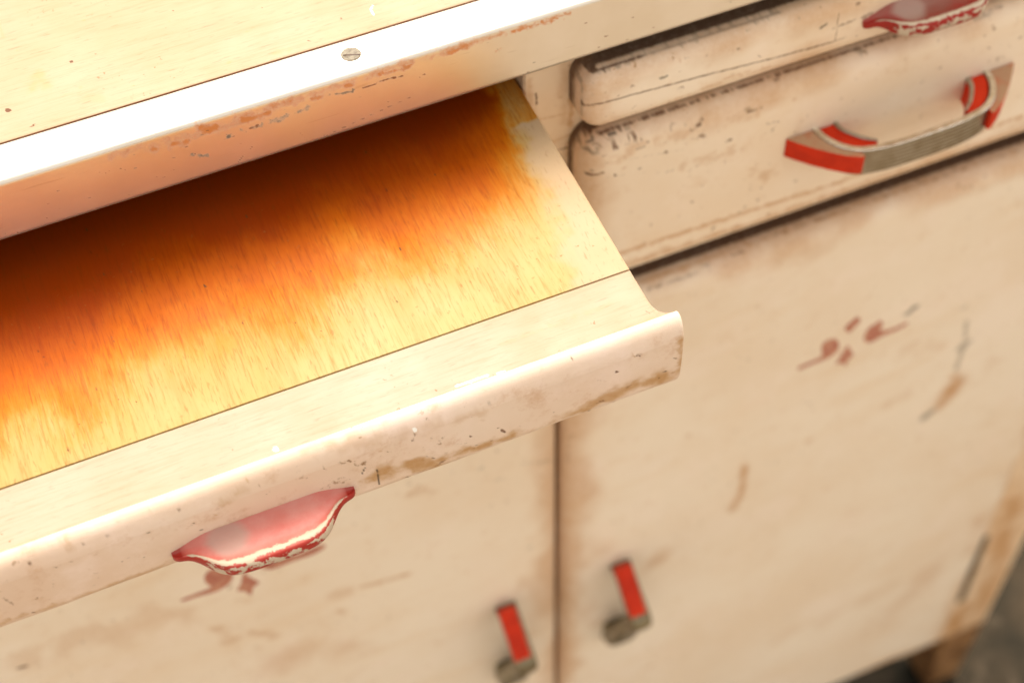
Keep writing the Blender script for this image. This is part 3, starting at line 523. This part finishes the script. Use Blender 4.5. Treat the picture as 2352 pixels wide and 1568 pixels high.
d2m = [(0, 2.2, .9, .9, [z2(440, 590), z2(560, 535), z2(700, 490), z2(850, 430)]), (0, 1.7, .8, 1.0, [z2(850, 430), z2(1150, 340), z2(1450, 240), z2(1800, 140)]), 
       (2, 2.4, 0.56, 1, [z2(430, 600), z2(470, 640)]), (2, 2.4, 0.59, 1, [z2(460, 620), z2(500, 650), z2(520, 645)]), (0, 1.6, .9, .9, [z2(470, 740), z2(500, 748), z2(550, 740)]), (2, 1.5, 0.56, .9, [z2(480, 740), z2(490, 745)]), (0, 1.4, .7, .9, [z2(600, 745), z2(604, 750)]),
       (0, 1.2, .6, .9, [z2(570, 785), z2(575, 790)]), (0, 1.3, .7, .9, [z2(820, 652), z2(828, 655)]), (0, 2.8, .95, .6, [z2(925, 555), z2(950, 545), z2(970, 520)]), (0, 1.7, .75, 1, [z2(1170, 480), z2(1200, 465), z2(1225, 460)]), (2, 1.5, 0.49, 1, [z2(1160, 470), z2(1200, 470)]), (0, 1.3, .6, 1, [z2(1265, 425), z2(1285, 420)]),
       (0, 1.4, .6, 1, [z2(1255, 530), z2(1300, 520)]), (0, 1.2, .6, 1, [z2(1275, 560), z2(1285, 540)]), (0, 1.8, .8, .9, [z2(1085, 605), z2(1100, 598)]), (0, 2, .6, .9, [z2(565, 590), z2(580, 588)]), (0, 1.6, .6, 1, [z2(1290, 345), z2(1310, 340)]), (0, 1.6, .7, .9, [z2(600, 620), z2(690, 600), z2(740, 575)]),
       (2, 3, 0.56, 1, [z2(1630, 215), z2(1660, 210), z2(1650, 235)]), (0, 2.2, .6, 1.1, [z2(1400, 262), z2(1600, 200), z2(1850, 130)]), (0, 1.3, .5, .8, [z2(1780, 240), z2(1785, 235)]), (0, 1.3, .6, .5, [(1941 + 110, 102 + 115)]), (0, 1.2, .5, .5, [(2155, 194)]), (2, 2.2, 0.49, 1, [(2240, 45), (2300, 15)]), (2, 1.8, 0.42, 1, [(2255, 15), (2257, 30)]),
       (1, 6, .5, 1.2, [z2(470, 700), z2(700, 620), z2(1200, 480)]), (1, 5, .35, 1.2, [z2(900, 700), z2(1150, 640)]), (1, 5, .45, 1, [z2(1180, 720), z2(1260, 760)]), (1, 3.5, .6, .9, [z2(440, 640), z2(430, 900)]), (0, 1.2, .4, 1, [z2(1085, 830), z2(1095, 828)]), (2, .8, 0.28, .8, [z2(598, 1004)]),
       (0, .5, .55, .8, [z2(560, 620), z2(1000, 590)]), (0, .45, .5, .9, [z2(540, 700), z2(900, 640)]), (0, .45, .5, .9, [z2(520, 670), z2(860, 600)]), (0, .45, .45, .9, [z2(560, 760), z2(1100, 690)]), (1, 3.0, .75, .7, [z2(620, 1085), z2(1000, 960), z2(1500, 800), z2(1900, 660), z2(2340, 500)]),
       (1, 4.5, .75, .8, [z2(650, 1130), z2(1200, 950), z2(2340, 555)]), (2, 1.5, 0.35, .8, [z2(690, 1160), z2(2340, 565)])]
for _ in range(46):                                          # flaking around the upper left corner
    u = 440 + abs(random.gauss(0, 1)) * 330; v = 612 - (u - 440) * .345 + abs(random.gauss(0, 1)) * 70; a = random.uniform(4, 34)
    d2m.append((random.choice((0, 0, 2, 1)), random.uniform(.9, 1.9), random.uniform(.45, .9), .9, [z2(u, v), z2(u + a, v - a * random.uniform(.1, .45))]))
d2 = slab('drawer', 319, 849, 794, 954, B, 20, 17, 1.05, M_draw, d2m, cab); d2['label'] = 'deeper drawer front with flaking paint at its top left corner'
z5 = lambda x, y: (1769.6 + x * .2477, 102 + y * .2477); f5 = lambda x, y: (1769.6 + x * .369, 646.6 + y * .369); e5 = lambda x, y: (1973.7 + x * .2622, 1157 + y * .2622)
doorR = [(1, 8, .6, .9, [z4(270, 400), z4(285, 700), z4(270, 1568)]), (1, 3, .8, .7, [z4(248, 400), z4(246, 1568)]), (0, 2.2, .6, 1, [z4(268, 400), z4(262, 560)]), (1, 6, .85, .8, [(1480, 650), (1700, 570), (2000, 455), (2340, 330)]), (0, 3, .6, 1.1, [(1490, 665), (1560, 640), (1700, 580)]), (0, 2.4, .45, 1.2, [(1700, 565), (2000, 455), (2340, 330)]),
         (1, 6, 1, .3, [z4(1068, 575), z4(1062, 640), z4(1050, 700)]), (1, 8, 1, .3, [z4(1040, 720), z4(1015, 765)]), (1, 18, .5, .8, [z4(660, 1010), z4(720, 970)]), (1, 5, .9, .5, [z4(635, 1492)]), (1, 5, .6, .6, [z4(1365, 455)]), (1, 4, .45, .6, [z4(810, 432)]), (2, 3, 0.20, .8, [z4(1190, 1110)]), (2, 4, 0.15, .9, [z4(1020, 1210)]), (2, 4, 0.14, .9, [z4(1220, 980)]), (2, 4, 0.17, .9, [z4(790, 1280)]),
         (2, 6, 0.7, .5, [f5(865, 190), f5(895, 165)]), (2, 2.6, 0.32, .7, [f5(835, 215), f5(850, 205)]), (2, 4, 0.35, .6, [f5(1195, 170), f5(1215, 155)]), (2, 3.6, 0.5, .4, [f5(1222, 250), f5(1212, 350)]), (2, 9, 0.55, .5, [f5(1205, 410), f5(1225, 380)]), (2, 5, 0.5, .4, [f5(1195, 420), f5(1160, 540)]), (2, 4, 0.35, .5, [f5(1190, 590)]),
         (1, 15, 1, .3, [f5(1160, 630), f5(1110, 700), f5(1060, 760)]), (1, 8, .8, .3, [f5(1140, 590), f5(1190, 620)]), (2, 7, 0.6, .4, [f5(1000, 815), f5(960, 845)]), (2, 3, 0.28, .6, [f5(960, 845), f5(880, 880)]), (1, 9, .3, .8, [f5(740, 760), f5(850, 690)]), (1, 14, .28, .9, [f5(1400, 500)]), (2, 3.4, 0.14, 1, [f5(790, 915)]), (1, 4, .5, .6, [f5(245, 985)]), (1, 10, .25, 1, [f5(850, 430), f5(1040, 410)]),
         (0, 3.0, .5, 1.1, [(2200, 425), (2240, 430), (2260, 410)]), (1, 10, .4, 1.2, [(2180, 415), (2260, 420)]), (1, 14, .5, 1, [e5(400, 1400), e5(800, 1100), e5(880, 850)]), (2, 5, 0.24, .8, [e5(670, 880)]), (2, 6, 0.21, .9, [e5(830, 700)]), (1, 12, .4, 1, [e5(1050, 130), e5(980, 400)]), (1, 26, .3, 1.1, [e5(200, 1100), e5(600, 600)]),
         (1, 20, .22, 1.2, [z4(1250, 1350), z4(1700, 1150)]), (1, 16, .25, 1.1, [z4(280, 1200), z4(420, 1300)]), (0, .5, .4, 1, [(2225, 440), (2222, 640)]), (2, 2, 0.11, 1.2, [(1700, 740), (2050, 620)]), (2, 2, 0.10, 1.2, [(1750, 700), (1980, 610)])]
door_r = slab('door', 306.5, 886, 981, 2034, B, 24, 18, 3.0, M_door, doorR, cab, 34); door_r['label'] = 'right cabinet door with painted red flower and brown drip mark'
doorL = [(1, 3.4, .8, .4, [z3(1660, 1125), z3(1750, 1105), z3(1880, 1065)]), (1, 10, .4, .9, [z3(1540, 1160), z3(1600, 1140)]), (1, 4.5, .6, .5, [z3(1550, 1235), z3(1575, 1245)]), (2, 2.2, .5, .5, [z3(380, 1378)]), (0, 3.2, 1, .3, [z3(92, 1496), z3(112, 1492)]), (0, 2, .5, .8, [z3(588, 1222)]), (1, 8, .45, 1, [z3(1000, 1310), z3(1080, 1380)]),
         (1, 6, .45, 1, [z3(1160, 1330), z3(1260, 1350)]), (1, 5, .5, .8, [z3(1190, 1410)]), (1, 9, .4, 1, [z3(1900, 700), z3(1960, 690)]), (2, 3, .35, .8, [z3(2080, 595)]), (2, 3.4, .4, .8, [z3(2190, 590), z3(2215, 582)]), (2, 3, .4, .9, [z3(2275, 635), z3(2300, 630)]), (1, 22, .35, 1, [z3(300, 1400), z3(800, 1250)]), (1, 24, .35, 1, [z3(1300, 1480), z3(1700, 1380)]), (1, 18, .35, 1, [z3(100, 1450)]),
         (2, 3, .3, .9, [z4(155, 460)]), (2, 3.4, .35, 1, [z4(180, 545), z4(40, 560)]), (2, 3.2, .4, .8, [z4(90, 942)]), (1, 3, .6, .8, [z4(222, 400), z4(218, 1568)]), (1, 10, .35, 1, [z4(60, 1100), z4(200, 1150)])]
door_l = slab('door', -282, 302.3, 981, 2034, B, 24, 18, 3.0, M_door, doorL, cab, 34); door_l['label'] = 'left cabinet door partly hidden under the pulled out board'
# painted flowers: thin hand-painted shapes on the doors
def blob(cx, cy, rx, ry, ang=0, n=18):
    a = math.radians(ang); return [(cx + rx * math.cos(t) * math.cos(a) - ry * math.sin(t) * math.sin(a), cy + rx * math.cos(t) * math.sin(a) + ry * math.sin(t) * math.cos(a)) for t in [2 * math.pi * i / n for i in range(n)]]
def flower(shapes, fpx, parent, label):
    V, Fc = [], []
    for sh in shapes:
        pts = [bp(*fpx(*p), 1, B)[[0, 2]] for p in sh]; n = len(pts); k = len(V)
        V += [(x, B + .45, z) for x, z in pts] + [(x, B - .3, z) for x, z in pts]
        Fc += [[k + i for i in range(n)], [k + n + i for i in range(n)][::-1]] + [(k + i, k + (i + 1) % n, k + n + (i + 1) % n, k + n + i) for i in range(n)]
    o = mesh_obj('painted_flower', V, Fc, M_flower, parent, smooth=False); o['label'] = label; return o
S_ = lambda P: [tuple(p) for p in smooth_path(P, 4, True)]
flower([S_([(345, 370), (400, 355), (425, 385), (415, 430), (370, 468), (320, 490), (250, 515), (185, 545), (168, 535), (230, 505), (295, 478), (322, 455), (318, 405)]),
        S_([(585, 340), (610, 290), (655, 262), (685, 240), (700, 262), (682, 300), (730, 300), (790, 280), (850, 250), (845, 268), (780, 305), (700, 335), (650, 365), (610, 378), (583, 365)]),
        S_([(463, 292), (500, 250), (540, 220), (560, 238), (525, 280), (492, 315)]), [(483, 396), (518, 455), (487, 480), (462, 525), (445, 503), (405, 512), (432, 470), (455, 430)]],
       f5, door_r, 'faded red brush-stroke flower')
z6 = lambda x, y: (340.3 + x * .2315, 1055 + y * .2315)
flower([S_([(560, 1150), (620, 1090), (740, 1060), (830, 1120), (825, 1200), (740, 1270), (660, 1310), (520, 1345), (360, 1398), (330, 1385), (480, 1325), (620, 1265), (570, 1215)]),
        [(945, 1115), (1010, 1165), (1105, 1215), (1040, 1262), (1020, 1345), (955, 1300), (880, 1298), (918, 1235)],
        S_([(1090, 1040), (1160, 1000), (1300, 980), (1480, 940), (1700, 850), (1760, 860), (1640, 935), (1450, 1000), (1270, 1070), (1180, 1085)]),
        S_([(960, 960), (1010, 900), (1060, 880), (1050, 940), (1000, 990)])], z6, door_l, 'faded red brush-stroke flower under the pull')
# second finger pull, on the shallow drawer
finger_pull(584, B, 747.5, 110, 22, M_pull_deep, d1, 'deep red finger pull with chipped edge')
# ------------------------------------------------------------------ drawer handle
def curve_strip(path, t, z0, z1):
    o = list(path); i = offset(path, t); return extrude([tuple(p) for p in o] + [tuple(p) for p in i[::-1]], z0, z1)
HC, HZ0, HZ1 = 580.0, 852.5, 878.0
half = [(504, 27), (505, 36), (509, 46), (516, 55), (526, 62), (540, 65.4), (560, 67.2)]
outer = smooth_path(half + [(2 * HC - x, y) for x, y in half[::-1]], 8)
hroot = d2
V, Fc = curve_strip(outer, -5, HZ0, HZ1); M_hilite = simple('nickel_edge_highlight', (0.85, 0.82, 0.74), 0.22, 1.0, c2=(0.6, 0.54, 0.42), nscale=200, bumpy=.4)  # lighter top face builds the bar's highlight into its material
m_bar, nb, pb = new_mat('grooved_nickel'); kb = NB(nb)
sepn = nb.nodes.new('ShaderNodeSeparateXYZ'); kb.link(kb.pos, sepn.inputs[0])
wv_ = kb.math('SINE', kb.math('MULTIPLY', sepn.outputs[2], 2 * math.pi / (4.0 * S)))
kb.link(kb.mix(kb.rng(wv_, -.8, .7), (0.14, 0.09, 0.05), kb.mix(kb.rng(kb.noise(160), .4, .65), (0.55, 0.49, 0.38), (0.42, 0.36, 0.25))), pb.inputs['Base Color'])
pb.inputs['Metallic'].default_value = .85; pb.inputs['Roughness'].default_value = .33; kb.link(kb.bump(wv_, .5, .0003), pb.inputs['Normal'])
bar = bevel(mesh_obj('drawer_handle', V, Fc, [m_bar, M_hilite], hroot, midx=[1] + [0] * (len(Fc) - 1)), 1.7, 4); bar['label'] = 'arched dull metal drawer handle with red enamel ends'
HB = bar
for s in (-1, 1):
    mx = lambda P: [(x if s < 0 else 2 * HC - x, y) for x, y in P]
    wing = [(482, 28.5), (488, 36), (496, 45), (505, 53.5), (514, 61), (523, 66.4), (526, 66.8), (526, 62.4)] + [tuple(p) for p in smooth_path([(526, 62.3), (516, 55.3), (509, 46.2), (505, 36.2), (503.8, 28.5)], 5)]
    V, Fc = extrude(mx(wing), HZ0 + .8, HZ1 - 6.5); n = len(wing)
    idx = [1] + [0] * (n + 1)
    bevel(mesh_obj('red_wing', V, Fc, [M_red, M_redtop], hroot, midx=idx), .8, 2)
    ip = smooth_path([(509.2, 28.5), (510.4, 35.6), (514, 43), (519.8, 50.4), (528.4, 56.6), (540, 59.8)], 5)
    jp = smooth_path([(519.5, 28.5), (520, 33), (522, 38.5), (526.5, 45), (532, 51.5), (541, 57.5)], 5)
    kp = smooth_path([(524.0, 28.5), (524.4, 32.4), (526, 37), (530, 43), (535, 49), (543, 56.2)], 5)
    V, Fc = extrude(mx([tuple(p) for p in ip] + [tuple(p) for p in kp[::-1]]), HZ0 + 1.8, HZ1 - .5)
    bevel(mesh_obj('red_inlay', V, Fc, M_red, hroot), .6, 2)
    jj = [(a + (b - a) * .35) for a, b in zip(jp, kp)]; kk = [(a + (b - a) * 1.06) for a, b in zip(jp, kp)]
    V, Fc = extrude(mx([tuple(p) for p in jj] + [tuple(p) for p in kk[::-1]]), HZ0 + .2, HZ0 + 4)
    bevel(mesh_obj('inner_band', V, Fc, M_steel, hroot), .5, 2)
# ------------------------------------------------------------------ door knobs
def knob(dx, dz, parent, label):
    cx = 366 + dx
    out = [(27.5, 1418), (33, 1417), (41, 1416), (59, 1428), (80, 1439), (87, 1446.5), (89, 1454), (86, 1463), (76, 1482), (66, 1506), (58, 1532), (53, 1553), (47, 1568), (38, 1578), (27.5, 1581)]
    inn = [(27.5, 1543), (33, 1541), (40, 1530), (47, 1510), (55, 1488), (64, 1468), (68, 1459), (67, 1453), (40, 1428), (27.5, 1420)]
    po = smooth_path(out, 4); pi = smooth_path(inn, 4); poly = [(y, z + dz) for y, z in po] + [(y, z + dz) for y, z in pi]
    P = np.array(poly); n = len(P); T = np.roll(P, -1, 0) - np.roll(P, 1, 0); T /= np.linalg.norm(T, axis=1)[:, None] + 1e-9; Nn = np.stack([-T[:, 1], T[:, 0]], 1)
    if np.sum(P[:, 0] * np.roll(P[:, 1], -1) - P[:, 1] * np.roll(P[:, 0], -1)) < 0: Nn = -Nn          # Nn points into the metal
    V, Fc = [], []; ts = [-1, -.97, -.9, -.78, -.62, -.4, 0, .4, .62, .78, .9, .97, 1]
    for t in ts:
        ins = 4.2 * (1 - math.sqrt(max(0, 1 - max(0, (abs(t) - .35) / .65) ** 2)))
        for (y, z), nn in zip(P, Nn):
            wide = 10.6 * (1 + .42 * max(0, min(1, (z - dz - 1490) / 60))); y2 = max(27.2, y + nn[0] * ins) if y > 27.6 else y; V.append((cx + 2 + t * wide, y2, z + nn[1] * ins))
    Fc = [(a_ * n + q_, a_ * n + (q_ + 1) % n, (a_ + 1) * n + (q_ + 1) % n, (a_ + 1) * n + q_) for a_ in range(len(ts) - 1) for q_ in range(n)]
    Fc += [list(range(n)), list(range((len(ts) - 1) * n, len(ts) * n))[::-1]]
    k = mesh_obj('door_handle', V, Fc, M_knob, parent, sharp=70); k['label'] = label
    a = np.array([40.5, 1404.0 + dz]); b = np.array([79.5, 1438.5 + dz]); nrm = np.array([.69, -.72]); q = [a + nrm * 3.2, b + nrm * 3.2, b - nrm * 5, a - nrm * 9]
    V, Fc = extrude([tuple(p) for p in q], cx - 9.2, cx + 7.6, lambda a, b, c: (c, a, b))
    bevel(mesh_obj('red_insert', V, Fc, M_red, k), .9, 3); return k
kr = knob(0, 0, door_r, 'dull metal door handle with red insert')
pL = bp(1021 + 630 * .2315, 1259 + 620 * .2315, 1, 41) - bp(1021 + 1780 * .2315, 1259 + 195 * .2315, 1, 41)
knob(pL[0], pL[2], door_l, 'dull metal door handle with red insert')
